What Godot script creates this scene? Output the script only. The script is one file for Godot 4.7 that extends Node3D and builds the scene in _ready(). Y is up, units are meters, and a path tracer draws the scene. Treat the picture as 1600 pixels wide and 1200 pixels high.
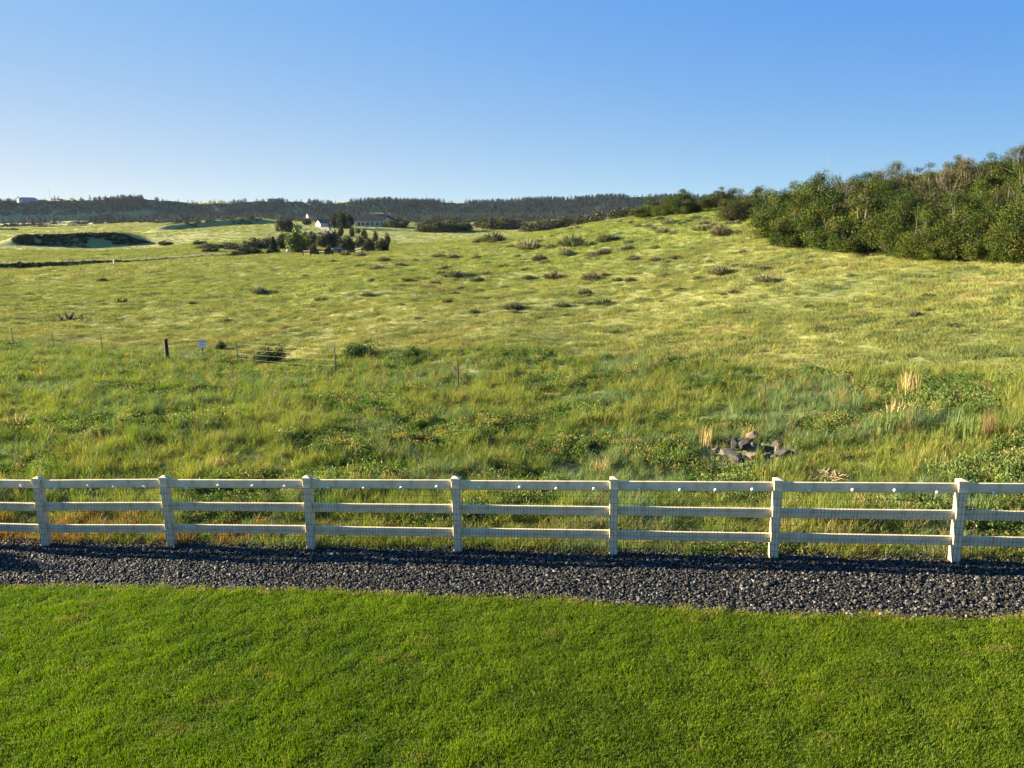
extends Node3D
# A back garden lawn with a vinyl rail fence, overgrown verge, pasture hill and a far mesa.

const SKY_LEVEL := 0.176
const CAM_H := 5.087
const FOCAL := 1194.0            # of a 1600 x 1200 frame
const PITCH := 0.205
const ROLL := -0.01313
const LAWN_SLOPE := 0.03354
const LAWN_BASE := 0.0302
const FENCE_AT := Vector2(-0.9, -11.383)
const FENCE_DIR := Vector2(0.98890, 0.14857)
const AWAY := Vector2(0.14857, -0.98890)
const AZ := [-0.8233, -0.5862, -0.4619, -0.3201, -0.1635, 0.0016, 0.1669, 0.3236, 0.4656, 0.5901, 0.8277]
const DIST := [9.0, 12.5, 16.0, 20.0, 25.0, 31.0, 38.0, 47.0, 58.0, 70.0, 85.0, 100.0, 120.0, 145.0, 175.0, 200.0, 240.0, 290.0, 340.0, 410.0, 500.0, 700.0, 1000.0, 1250.0, 1450.0, 1700.0, 2000.0, 2500.0, 4000.0]
const RELIEF := [
	[-0.23, -0.3, -0.45, -0.5, -0.55, -0.6, -0.7, -0.8, -1.0, -1.2, -1.33, -1.35, -1.37, -1.25, -0.95, -0.54, -0.17, 0.7, 1.44, 2.4, 3.68, 6.25, 10.02, 23.12, 31.83, 41.17, 46.52, 42.45, 33.95],
	[-0.18, -0.25, -0.4, -0.48, -0.6, -0.8, -1.05, -1.46, -1.97, -2.28, -2.45, -2.41, -2.37, -2.06, -1.57, -1.14, -0.57, 0.21, 0.93, 2.17, 3.72, 6.68, 10.46, 19.61, 39.28, 56.33, 61.29, 53.23, 44.73],
	[-0.14, -0.2, -0.3, -0.4, -0.55, -0.9, -1.42, -2.01, -2.51, -2.63, -2.5, -2.29, -1.98, -1.56, -1.22, -0.99, -0.69, -0.9, 2.35, 2.93, 3.55, 7.83, 13.76, 24.56, 41.54, 56.91, 61.66, 52.55, 44.05],
	[-0.1, -0.13, -0.2, -0.38, -0.67, -1.27, -1.84, -2.24, -2.31, -2.15, -1.76, -1.33, -0.94, -0.56, -0.44, -0.34, 0.4, 2.22, 4.15, 6.42, 8.92, 7.79, 13.19, 22.1, 36.54, 53.54, 58.93, 50.85, 42.36],
	[-0.06, -0.12, -0.39, -0.63, -0.91, -1.34, -1.43, -1.33, -1.06, -0.6, -0.07, 0.6, 1.09, 0.29, -0.71, -1.07, -1.08, -0.2, 1.68, 5.52, 6.33, 5.31, 11.25, 20.13, 34.92, 53.83, 56.83, 47.88, 39.38],
	[-0.01, -0.09, -0.57, -0.72, -0.92, -1.13, -1.01, -0.69, -0.2, 0.41, 1.25, 2.18, 3.09, 2.35, 1.75, 1.44, 1.03, 1.34, 2.06, 3.75, 4.12, 4.37, 9.99, 19.5, 33.98, 52.22, 55.34, 47.23, 38.74],
	[0.04, -0.03, -0.59, -0.64, -0.7, -0.76, -0.49, 0.11, 1.11, 2.22, 3.8, 5.59, 6.1, 5.77, 5.5, 5.34, 5.13, 4.9, 4.82, 4.75, 4.69, 4.57, 10.18, 20.45, 36.72, 57.3, 59.49, 47.2, 38.71],
	[0.09, 0.03, -0.49, -0.42, -0.37, -0.31, 0.34, 1.38, 2.8, 4.36, 5.96, 7.18, 8.39, 8.58, 8.74, 8.76, 8.79, 8.81, 8.77, 8.69, 8.62, 8.48, 23.35, 32.65, 38.83, 45.46, 43.8, 40.86, 32.37],
	[0.13, 0.11, -0.25, -0.08, 0.0, 0.1, 0.89, 2.27, 3.87, 5.35, 6.98, 8.43, 10.1, 11.53, 12.45, 12.52, 12.42, 12.31, 12.24, 12.17, 12.09, 11.95, 23.18, 30.21, 34.88, 39.89, 37.71, 34.32, 25.83],
	[0.16, 0.19, 0.07, 0.34, 0.41, 0.52, 1.37, 2.94, 4.29, 5.86, 7.84, 9.55, 11.47, 13.09, 14.4, 14.6, 14.87, 15.15, 15.15, 15.07, 14.99, 14.86, 24.98, 31.31, 35.53, 40.04, 38.51, 35.69, 27.19],
	[0.21, 0.3, 0.4, 0.6, 0.8, 1.1, 1.9, 3.27, 4.4, 5.75, 7.38, 8.78, 10.36, 11.7, 12.76, 12.83, 12.92, 13.02, 12.94, 12.8, 12.65, 12.39, 18.43, 22.2, 24.71, 27.4, 24.98, 21.39, 12.9]]
const LAWN_EDGE := [[-16.0, -11.9], [-9.55, -11.09], [-7.91, -10.89], [-5.8, -10.62], [-3.79, -10.37], [-1.87, -10.11], [-0.04, -9.79], [1.68, -9.41], [3.27, -9.05], [4.81, -8.85], [6.33, -8.7], [7.43, -8.59], [16.0, -7.7]]
const POSTS := [[-10.46, -12.8], [-8.08, -12.40], [-5.79, -12.13], [-3.33, -11.77], [-0.89, -11.40], [1.53, -11.03], [3.87, -10.66], [6.35, -10.27], [8.77, -9.92]]

var rng := RandomNumberGenerator.new()
var n_fine := FastNoiseLite.new()
var n_mid := FastNoiseLite.new()
var n_big := FastNoiseLite.new()
var n_spur := FastNoiseLite.new()
var taken := {}
var cam_right: Vector3
var cam_up: Vector3
var cam_fwd: Vector3

# ------------------------------------------------------------------ helpers
func numbered(called: String) -> String:
	var k: int = taken.get(called, 0)
	taken[called] = k + 1
	return called if k == 0 else "%s_%03d" % [called, k]

func tag(o: Node, label := "", category := "", group := "", kind := "") -> Node:
	if label: o.set_meta("label", label)
	if category: o.set_meta("category", category)
	if group: o.set_meta("group", group)
	if kind: o.set_meta("kind", kind)
	return o

func thing(called: String, label: String, category: String, at := Vector3.ZERO, turn := 0.0, group := "") -> Node3D:
	var o := Node3D.new()
	o.name = numbered(called)
	add_child(o)
	o.position = at
	o.rotation.y = turn
	tag(o, label, category, group)
	return o

func put(mesh: Mesh, called: String, m: Material, parent: Node = null) -> MeshInstance3D:
	var o := MeshInstance3D.new()
	o.mesh = mesh
	o.material_override = m
	if parent == null:
		o.name = numbered(called)
		add_child(o)
	else:
		o.name = called
		parent.add_child(o, true)
	return o

func flat_material(c: Color, rough := 0.8) -> StandardMaterial3D:
	var m := StandardMaterial3D.new()
	m.albedo_color = c.linear_to_srgb()
	m.roughness = rough
	return m

func vertex_material(rough := 0.8, back := Color(0, 0, 0)) -> StandardMaterial3D:
	var m := StandardMaterial3D.new()
	m.vertex_color_use_as_albedo = true
	m.roughness = rough
	m.cull_mode = BaseMaterial3D.CULL_DISABLED
	if back.v > 0:
		m.backlight_enabled = true
		m.backlight = back
	return m

func noise_texture(freq: float, ramp: Array, size := 512, s := 1, octaves := 5) -> NoiseTexture2D:
	var n := FastNoiseLite.new()
	n.seed = s
	n.frequency = freq
	n.fractal_octaves = octaves
	var t := NoiseTexture2D.new()
	t.noise = n
	t.width = size
	t.height = size
	t.seamless = true
	var g := Gradient.new()
	g.offsets = PackedFloat32Array(range(ramp.size()).map(func(i): return float(i) / (ramp.size() - 1)))
	g.colors = PackedColorArray(ramp)
	t.color_ramp = g
	return t

# triangles collected as plain arrays
class Tris:
	var v := PackedVector3Array()
	var c := PackedColorArray()
	func tri(a: Vector3, b: Vector3, d: Vector3, col := Color.WHITE) -> void:
		v.append(a); v.append(b); v.append(d)
		c.append(col); c.append(col); c.append(col)
	func quad(a: Vector3, b: Vector3, d: Vector3, e: Vector3, col := Color.WHITE) -> void:
		tri(a, b, d, col)
		tri(a, d, e, col)
	func box(lo: Vector3, hi: Vector3, col := Color.WHITE, xf := Transform3D.IDENTITY) -> void:
		var p: Array[Vector3] = []
		for k in 8:
			p.append(xf * Vector3(hi.x if k & 1 else lo.x, hi.y if k & 2 else lo.y, hi.z if k & 4 else lo.z))
		quad(p[4], p[6], p[7], p[5], col)
		quad(p[1], p[3], p[2], p[0], col)
		quad(p[0], p[2], p[6], p[4], col)
		quad(p[5], p[7], p[3], p[1], col)
		quad(p[2], p[3], p[7], p[6], col)
		quad(p[4], p[5], p[1], p[0], col)
	# a box with chamfered long edges, along x
	func bar(length: float, h: float, t: float, ch: float, xf: Transform3D, col := Color.WHITE) -> void:
		var prof := [Vector2(-t + ch, -h), Vector2(t - ch, -h), Vector2(t, -h + ch), Vector2(t, h - ch), Vector2(t - ch, h), Vector2(-t + ch, h), Vector2(-t, h - ch), Vector2(-t, -h + ch)]
		for i in 8:
			var a: Vector2 = prof[i]
			var b: Vector2 = prof[(i + 1) % 8]
			quad(xf * Vector3(-length, a.y, a.x), xf * Vector3(-length, b.y, b.x), xf * Vector3(length, b.y, b.x), xf * Vector3(length, a.y, a.x), col)
			for e in [-length, length]:
				tri(xf * Vector3(e, 0, 0), xf * Vector3(e, a.y, a.x), xf * Vector3(e, b.y, b.x), col)
	func tube(a: Vector3, b: Vector3, ra: float, rb: float, sides := 4, col := Color.WHITE) -> void:
		var d := (b - a).normalized()
		var x := d.cross(Vector3(0.31, 0.2, 0.93)).normalized()
		var y := d.cross(x)
		for i in sides:
			var t0 := TAU * i / sides
			var t1 := TAU * (i + 1) / sides
			var u0 := x * cos(t0) + y * sin(t0)
			var u1 := x * cos(t1) + y * sin(t1)
			quad(a + u0 * ra, a + u1 * ra, b + u1 * rb, b + u0 * rb, col)
	func mesh() -> ArrayMesh:
		var arr := []
		arr.resize(Mesh.ARRAY_MAX)
		arr[Mesh.ARRAY_VERTEX] = v
		arr[Mesh.ARRAY_COLOR] = c
		var m := ArrayMesh.new()
		m.add_surface_from_arrays(Mesh.PRIMITIVE_TRIANGLES, arr)
		return m

func lawn_y(x: float, z: float) -> float:
	return LAWN_SLOPE * clampf(x, -30, 30) + LAWN_BASE + 0.014 * n_mid.get_noise_2d(x * 9.0, z * 9.0) + 0.02 * n_mid.get_noise_2d(x * 3.0 + 50, z * 3.0)

func behind_fence(x: float, z: float) -> float:
	return AWAY.dot(Vector2(x, z) - FENCE_AT)

func hermite(a: float, b: float, c: float, d: float, t: float) -> float:
	return b + 0.5 * t * (c - a + t * (2 * a - 5 * b + 4 * c - d + t * (3 * (b - c) + d - a)))

func row_at(col: Array, j: int, t: float) -> float:
	var n := col.size() - 1
	return hermite(col[maxi(j - 1, 0)], col[j], col[mini(j + 1, n)], col[mini(j + 2, n)], t)

func ground(x: float, z: float) -> float:
	var s := behind_fence(x, z)
	var base := LAWN_SLOPE * clampf(x, -30, 30) + LAWN_BASE - 0.06
	if s < 0.3:
		return base
	var d := clampf(sqrt(x * x + z * z), 9.0, 3999.0)
	var a := clampf(atan2(x, -z), AZ[0], 0.8276)
	var ditch := 0.95 * exp(-pow((d - 177.5) / 3.6, 2.0)) * smoothstep(-0.22, -0.40, a) if d > 160 and d < 195 else 0.0
	var bank := 0.0
	if a < -0.26 and d > 290 and d < 620:
		bank = 3.5 * smoothstep(301, 310, d) * (1 - smoothstep(312, 400, d)) * smoothstep(-0.60, -0.55, a) * smoothstep(-0.435, -0.47, a)
		bank += 3.0 * smoothstep(424, 432, d - 120.0 * (a + 0.40)) * (1 - smoothstep(436, 540, d)) * smoothstep(-0.45, -0.41, a) * smoothstep(-0.27, -0.32, a)
	if d > 1000 and d < 1720:                            # the mesa rises steeply at its rim
		d = remap(d, 1000, 1560, 1000, 1230) if d < 1560 else (remap(d, 1560, 1625, 1230, 1690) if d < 1625 else remap(d, 1625, 1720, 1690, 1720))
	var i := 0
	while i < 9 and AZ[i + 1] < a:
		i += 1
	var j := 0
	while j < 27 and DIST[j + 1] < d:
		j += 1
	var ta: float = (a - AZ[i]) / (AZ[i + 1] - AZ[i])
	var tj: float = log(d / DIST[j]) / log(DIST[j + 1] / DIST[j])
	var h := hermite(row_at(RELIEF[maxi(i - 1, 0)], j, tj), row_at(RELIEF[i], j, tj), row_at(RELIEF[i + 1], j, tj), row_at(RELIEF[mini(i + 2, 10)], j, tj), ta)
	h += 0.10 * n_fine.get_noise_2d(x, z) * smoothstep(13, 22, d)
	h += 0.35 * n_mid.get_noise_2d(x, z) * smoothstep(20, 80, d)
	if d > 500:
		h += smoothstep(900, 1500, d) * 9.0 * n_spur.get_noise_2d(x, z)
		h += smoothstep(500, 900, d) * 1.5 * n_big.get_noise_2d(x, z)
	return lerpf(base, h - ditch + bank, smoothstep(0.3, 4.0, s))

func ray(px: float, py: float) -> Vector3:
	return (cam_fwd + cam_right * ((px - 800) / FOCAL) - cam_up * ((py - 600) / FOCAL)).normalized()

# where the line of sight through that point of the photograph meets the terrain
func hit(px: float, py: float) -> Vector3:
	var v := ray(px, py)
	var o := Vector3(0, CAM_H, 0)
	var t := 12.0
	var last := t
	while t < 3800:
		var p := o + v * t
		if p.y < ground(p.x, p.z):
			break
		last = t
		t *= 1.012
	for k in 12:
		var m := (t + last) / 2
		var p := o + v * m
		if p.y < ground(p.x, p.z): t = m
		else: last = m
	var q := o + v * t
	return Vector3(q.x, ground(q.x, q.z), q.z)

# the terrain point in that direction at a given distance
func along(px: float, d: float) -> Vector3:
	var v := ray(px, 400)
	var f := Vector2(v.x, v.z).normalized() * d
	return Vector3(f.x, ground(f.x, f.y), f.y)

func metres(px: float, p: Vector3) -> float:
	return px * (p - Vector3(0, CAM_H, 0)).dot(cam_fwd) / FOCAL

# height above p of the line of sight at row py
func height_to(px: float, py: float, p: Vector3) -> float:
	var v := ray(px, py)
	var t := Vector2(p.x, p.z).length() / Vector2(v.x, v.z).length()
	return CAM_H + v.y * t - p.y

func scatter(called: String, mesh: Mesh, m: Material, rows: PackedFloat32Array, parent: Node = null) -> MultiMeshInstance3D:
	var mm := MultiMesh.new()
	mm.transform_format = MultiMesh.TRANSFORM_3D
	mm.use_colors = true
	mm.mesh = mesh
	mm.instance_count = rows.size() / 16
	mm.buffer = rows
	var o := MultiMeshInstance3D.new()
	o.multimesh = mm
	o.material_override = m
	if parent == null:
		o.name = numbered(called)
		add_child(o)
	else:
		o.name = called
		parent.add_child(o, true)
	o.set_meta("kind", "stuff")
	return o

func push(rows: PackedFloat32Array, b: Basis, at: Vector3, c: Color) -> void:
	rows.append_array(PackedFloat32Array([b.x.x, b.y.x, b.z.x, at.x, b.x.y, b.y.y, b.z.y, at.y, b.x.z, b.y.z, b.z.z, at.z, c.r, c.g, c.b, 1.0]))

func jit(c: Color, amount: float) -> Color:
	var k := 1.0 + rng.randf_range(-amount, amount)
	return Color(c.r * k * (1 + rng.randf_range(-amount, amount) * 0.35), c.g * k, c.b * k * (1 + rng.randf_range(-amount, amount) * 0.5))

func on_ball() -> Vector3:
	var z := rng.randf_range(-1, 1)
	var t := rng.randf() * TAU
	var r := sqrt(1 - z * z)
	return Vector3(r * cos(t), z, r * sin(t))

# ------------------------------------------------------------------ plants
func tuft(blades: int, radius: float, h: float, w: float, lean: float, spread := 0.18) -> ArrayMesh:
	var t := Tris.new()
	for k in blades:
		var a := rng.randf() * TAU
		var r := sqrt(rng.randf()) * radius
		var b := Vector3(cos(a) * r, -0.01, sin(a) * r)
		var la := rng.randf() * TAU
		var ln := Vector3(cos(la), 0, sin(la)) * lean * rng.randf() * h
		var hh := h * rng.randf_range(0.55, 1.1)
		var sa := rng.randf() * TAU
		var side := Vector3(cos(sa), 0, sin(sa)) * w * 0.5 * rng.randf_range(0.7, 1.2)
		var mid := b + Vector3(0, hh * 0.6, 0) + ln * 0.4
		var tip := b + Vector3(0, hh, 0) + ln
		var c := jit(Color.WHITE, spread)
		t.quad(b - side, b + side, mid + side * 0.8, mid - side * 0.8, c)
		t.tri(mid - side * 0.8, mid + side * 0.8, tip, c)
	return t.mesh()

func weed(leaves: int, radius: float, h: float, size: float) -> ArrayMesh:
	var t := Tris.new()
	for k in leaves:
		var a := rng.randf() * TAU
		var r := sqrt(rng.randf()) * radius
		var p := Vector3(cos(a) * r, h * pow(rng.randf(), 0.8) * (1.0 - 0.5 * r / radius), sin(a) * r)
		leaf(t, p, size * rng.randf_range(0.6, 1.3), jit(Color.WHITE, 0.2))
		if k % 5 == 0:
			t.quad(Vector3(p.x * 0.3, 0, p.z * 0.3), Vector3(p.x * 0.3 + 0.008, 0, p.z * 0.3), p + Vector3(0.008, 0, 0), p, jit(Color.WHITE, 0.2))
	return t.mesh()

func leaf(t: Tris, p: Vector3, s: float, c: Color, tall := 1.0) -> void:
	var n := (on_ball() + Vector3(0, 0.5, 0)).normalized()
	var u := n.cross(on_ball()).normalized() * s * 0.5
	var w := n.cross(u) * 0.62
	u.y /= tall
	w.y /= tall
	t.quad(p - u, p + w, p + u, p - w, c)

# a shrub in a unit box (radius 1, height 1): [foliage, branches]
func shrub_meshes(clumps: int, per: int, size: float, palette: Array, bare := 0.0, low := 0.0, clump_r := 0.26, tall := 1.0) -> Array:
	var t := Tris.new()
	var br := Tris.new()
	var twig := Color(0.10, 0.088, 0.08)
	for k in clumps:
		var d := on_ball()
		d.y = absf(d.y)
		var rr := pow(rng.randf(), 0.4)
		var lump := 0.85 + 0.3 * n_mid.get_noise_3d(d.x * 40 + clumps, d.y * 40, d.z * 40)
		var ctr := Vector3(d.x * 0.85 * rr * lump, low + (0.9 - low) * d.y * rr * lump, d.z * 0.85 * rr * lump)
		if rng.randf() < 0.3:
			ctr.y = rng.randf_range(0.04, 0.3)
		var r := clump_r * rng.randf_range(0.6, 1.25)
		var c: Color = palette[rng.randi() % palette.size()]
		c = jit(c, 0.22)
		var is_bare := rng.randf() < bare
		br.tube(Vector3(ctr.x * 0.15, 0, ctr.z * 0.15), ctr * Vector3(0.6, 0.55, 0.6), 0.022, 0.015, 3, twig)
		br.tube(ctr * Vector3(0.6, 0.55, 0.6), ctr, 0.015, 0.006, 3, twig)
		if is_bare or rng.randf() < 0.08:
			for i in (26 if is_bare else 6):
				var q := ctr + on_ball() * r * 0.5
				var e := q + (on_ball() + Vector3(ctr.x, 0.9, ctr.z)).normalized() * r * rng.randf_range(0.6, 1.3)
				br.tube(ctr, q, 0.006, 0.004, 3, jit(twig, 0.15))
				br.tube(q, e, 0.0045, 0.0015, 3, jit(twig, 0.15))
		if is_bare:
			continue
		for i in per:
			var p := ctr + on_ball() * r * pow(rng.randf(), 0.45) * Vector3(1, 0.8 / tall, 1)
			if p.y < 0.0: p.y = rng.randf() * 0.06
			leaf(t, p, size * rng.randf_range(0.6, 1.3), jit(c, 0.12), tall)
	return [t.mesh(), br.mesh()]

# low twiggy shrub: fine upright sprays, in a unit box
func sage_mesh(n: int, w: float, palette: Array) -> ArrayMesh:
	var t := Tris.new()
	for k in n:
		var a := rng.randf() * TAU
		var r := sqrt(rng.randf())
		var e := Vector3(cos(a) * r, (1.0 - 0.65 * r * r) * rng.randf_range(0.55, 1.08), sin(a) * r)
		var b := Vector3(e.x * 0.55, e.y * rng.randf_range(0.0, 0.5), e.z * 0.55)
		var side := on_ball() * w
		side.y *= 0.2
		var c: Color = palette[rng.randi() % palette.size()]
		t.quad(b - side, b + side, e + side * 0.5, e - side * 0.5, jit(c, 0.25))
	return t.mesh()

func pine_meshes(tiers: int, per: int) -> Array:
	var t := Tris.new()
	var tr := Tris.new()
	tr.tube(Vector3.ZERO, Vector3(0, 0.95, 0), 0.035, 0.008, 5, Color(0.09, 0.065, 0.05))
	for k in tiers:
		var y := 0.1 + 0.88 * k / tiers
		var r := (0.30 * (1 - y) + 0.035) * rng.randf_range(0.8, 1.15)
		for i in per:
			var a := rng.randf() * TAU
			var rr := r * rng.randf_range(0.6, 1.15)
			var d := Vector3(cos(a), 0, sin(a))
			var side := Vector3(-d.z, 0, d.x) * rr * 0.45
			var base := Vector3(0, y + 0.05, 0)
			var tip := d * rr + Vector3(0, y - 0.05 + rng.randf_range(-0.02, 0.04), 0)
			var c := jit(Color(0.030, 0.042, 0.018), 0.25)
			t.tri(base, tip + side, tip - side, c)
			t.tri(base + Vector3(0, -0.03, 0), tip + d * rr * 0.2 + Vector3(0, 0.03, 0), tip - side + Vector3(0, -0.02, 0), c)
	return [t.mesh(), tr.mesh()]

# an angular stone: the unit ball cut by planes
func stone_mesh(cuts: int, seg: int, rings: int, near := 0.55, far := 0.9) -> ArrayMesh:
	var pl := []
	for k in cuts:
		pl.append([on_ball(), rng.randf_range(near, far)])
	var at := func(i: int, j: int) -> Vector3:
		var th := PI * j / rings
		var ph := TAU * i / seg
		var d := Vector3(sin(th) * cos(ph), cos(th), sin(th) * sin(ph))
		var r := 1.0
		for q in pl:
			var k: float = d.dot(q[0])
			if k > 0.01: r = minf(r, q[1] / k)
		return d * r
	var t := Tris.new()
	for j in rings:
		for i in seg:
			var a: Vector3 = at.call(i, j)
			var b: Vector3 = at.call(i + 1, j)
			var c: Vector3 = at.call(i + 1, j + 1)
			var d: Vector3 = at.call(i, j + 1)
			if j > 0: t.tri(a, b, c)
			if j < rings - 1: t.tri(a, c, d)
	return t.mesh()

func edge_z(x: float) -> float:
	for k in LAWN_EDGE.size() - 1:
		if x <= LAWN_EDGE[k + 1][0]:
			return lerpf(LAWN_EDGE[k][1], LAWN_EDGE[k + 1][1], (x - LAWN_EDGE[k][0]) / (LAWN_EDGE[k + 1][0] - LAWN_EDGE[k][0])) + 0.05 * n_fine.get_noise_2d(x * 2.0, 7.0)
	return -7.7

func fence_z(x: float) -> float:
	return FENCE_AT.y + (x - FENCE_AT.x) * FENCE_DIR.y / FENCE_DIR.x

# ------------------------------------------------------------------ scene
func _ready() -> void:
	rng.seed = 4711
	for q in [[n_fine, 0.35, 3], [n_mid, 0.05, 5], [n_big, 0.012, 9], [n_spur, 0.0035, 21]]:
		q[0].frequency = q[1]
		q[0].seed = q[2]
		q[0].fractal_octaves = 3
	camera_and_light()
	terrain()
	lawn_and_gravel()
	roads()
	vinyl_fence()
	wire_fence()
	rock_pile()
	near_grass()
	pasture_grass()
	near_shrubs()
	sagebrush()
	oak_thicket()
	homestead()
	far_ridge()

func camera_and_light() -> void:
	var c := cos(PITCH)
	var s := sin(PITCH)
	cam_fwd = Vector3(0, -s, -c)
	var up := Vector3(0, c, -s)
	cam_right = Vector3.RIGHT * cos(ROLL) + up * sin(ROLL)
	cam_up = -Vector3.RIGHT * sin(ROLL) + up * cos(ROLL)
	var cam := Camera3D.new()
	cam.name = "camera"
	add_child(cam)
	cam.transform = Transform3D(Basis(cam_right, cam_up, -cam_fwd), Vector3(0, CAM_H, 0))
	cam.fov = rad_to_deg(2 * atan(600 / FOCAL))
	cam.near = 0.1
	cam.far = 9000
	cam.current = true

	var sun_az := 7.0                                   # degrees from the fence line, on its far side
	var flat := (FENCE_DIR * cos(deg_to_rad(sun_az)) - AWAY * sin(deg_to_rad(sun_az))).normalized()
	var travel := Vector3(flat.x, -tan(deg_to_rad(14.5)), flat.y).normalized()
	var sun := DirectionalLight3D.new()
	sun.name = "sun"
	add_child(sun)
	sun.basis = Basis.looking_at(travel, Vector3.UP)
	sun.light_energy = 1.6
	sun.light_color = Color(1.0, 0.925, 0.75)
	sun.light_angular_distance = 0.5
	sun.shadow_enabled = true

	var im := Image.create(512, 256, false, Image.FORMAT_RGBF)
	var to_sun := -travel
	for j in 256:
		var el := (0.5 - (j + 0.5) / 256.0) * PI
		for i in 512:
			var az := (i + 0.5) / 512.0 * TAU
			var d := Vector3(sin(az) * cos(el), sin(el), -cos(az) * cos(el))
			var cs := d.dot(to_sun)
			var y := maxf(sin(el), 0.0)
			var air := exp(-y * 7.0)                     # length of the path through the air
			var glow := pow(0.5 + 0.5 * cs, 2.2)
			var r := lerpf(0.015 + 0.14 * glow, 0.33 + 0.64 * glow + 0.20 * glow * glow, air)
			var g := lerpf(0.210 + 0.24 * glow, 0.63 + 0.45 * glow, air)
			var b := lerpf(0.76 + 0.08 * glow, 0.82 + 0.10 * glow, air)
			im.set_pixel(i, j, Color(r, g, b) * SKY_LEVEL)
	var sky_material := PanoramaSkyMaterial.new()
	sky_material.panorama = ImageTexture.create_from_image(im)
	var sky := Sky.new()
	sky.sky_material = sky_material
	var env := Environment.new()
	env.background_mode = Environment.BG_SKY
	env.sky = sky
	env.tonemap_mode = Environment.TONE_MAPPER_LINEAR
	env.tonemap_exposure = 6.0
	env.sdfgi_enabled = true
	env.ssao_enabled = true
	env.ssil_enabled = true
	env.fog_enabled = true
	env.fog_density = 0.00003
	env.fog_light_color = Color(0.72, 0.82, 0.95)
	var we := WorldEnvironment.new()
	we.name = "environment"
	we.environment = env
	add_child(we)

func field_color(x: float, z: float) -> Color:
	var a := 0.5 + 0.5 * n_big.get_noise_2d(x, z)
	var b := 0.5 + 0.5 * n_mid.get_noise_2d(x * 2.3, z * 2.3)
	var c := Color(0.218, 0.258, 0.060).lerp(Color(0.295, 0.288, 0.110), clampf(a * 1.5 - 0.35, 0, 1))
	c = c.lerp(Color(0.128, 0.170, 0.052), clampf(b * 1.8 - 0.75, 0, 0.75))
	return c

func terrain() -> void:
	var rings := PackedFloat32Array([3.0, 6.0, 9.0])
	while rings[rings.size() - 1] < 4000.0:
		var last := rings[rings.size() - 1]
		rings.append(last + 1.8 if (last > 296 and last < 316) or (last > 415 and last < 452) else last * 1.027)
	var az := PackedFloat32Array()
	var a := -48.0
	while a < 48.0:
		az.append(deg_to_rad(a))
		a += 0.4
	while a < 311.9:
		az.append(deg_to_rad(a))
		a += 4.0
	var v := PackedVector3Array([Vector3(0, ground(0, 0), 0)])
	var c := PackedColorArray([Color(0.07, 0.06, 0.04)])
	var n := az.size()
	for d in rings:
		for t in az:
			var p := Vector3(sin(t) * d, 0, -cos(t) * d)
			p.y = ground(p.x, p.z)
			v.append(p)
			var col := field_color(p.x, p.z)
			c.append(jit(col, 0.06))
	var ix := PackedInt32Array()
	for k in n:
		ix.append_array(PackedInt32Array([0, 1 + k, 1 + (k + 1) % n]))
	for r in rings.size() - 1:
		for k in n:
			var p := 1 + r * n + k
			var q := 1 + r * n + (k + 1) % n
			ix.append_array(PackedInt32Array([p, p + n, q + n, p, q + n, q]))
	var arr := []
	arr.resize(Mesh.ARRAY_MAX)
	arr[Mesh.ARRAY_VERTEX] = v
	arr[Mesh.ARRAY_COLOR] = c
	arr[Mesh.ARRAY_INDEX] = ix
	var st := SurfaceTool.new()
	st.create_from_arrays(arr)
	st.generate_normals()
	var m := vertex_material(0.95)
	m.uv1_triplanar = true
	m.uv1_world_triplanar = true
	m.uv1_scale = Vector3(0.11, 0.11, 0.11)
	m.albedo_texture = noise_texture(0.03, [Color(0.62, 0.62, 0.58), Color(0.95, 0.95, 0.92), Color(1, 1, 1)], 1024, 5)
	tag(put(st.commit(), "terrain", m), "rolling grassy pasture rising to a hill and a far mesa", "terrain", "", "structure")

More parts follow.
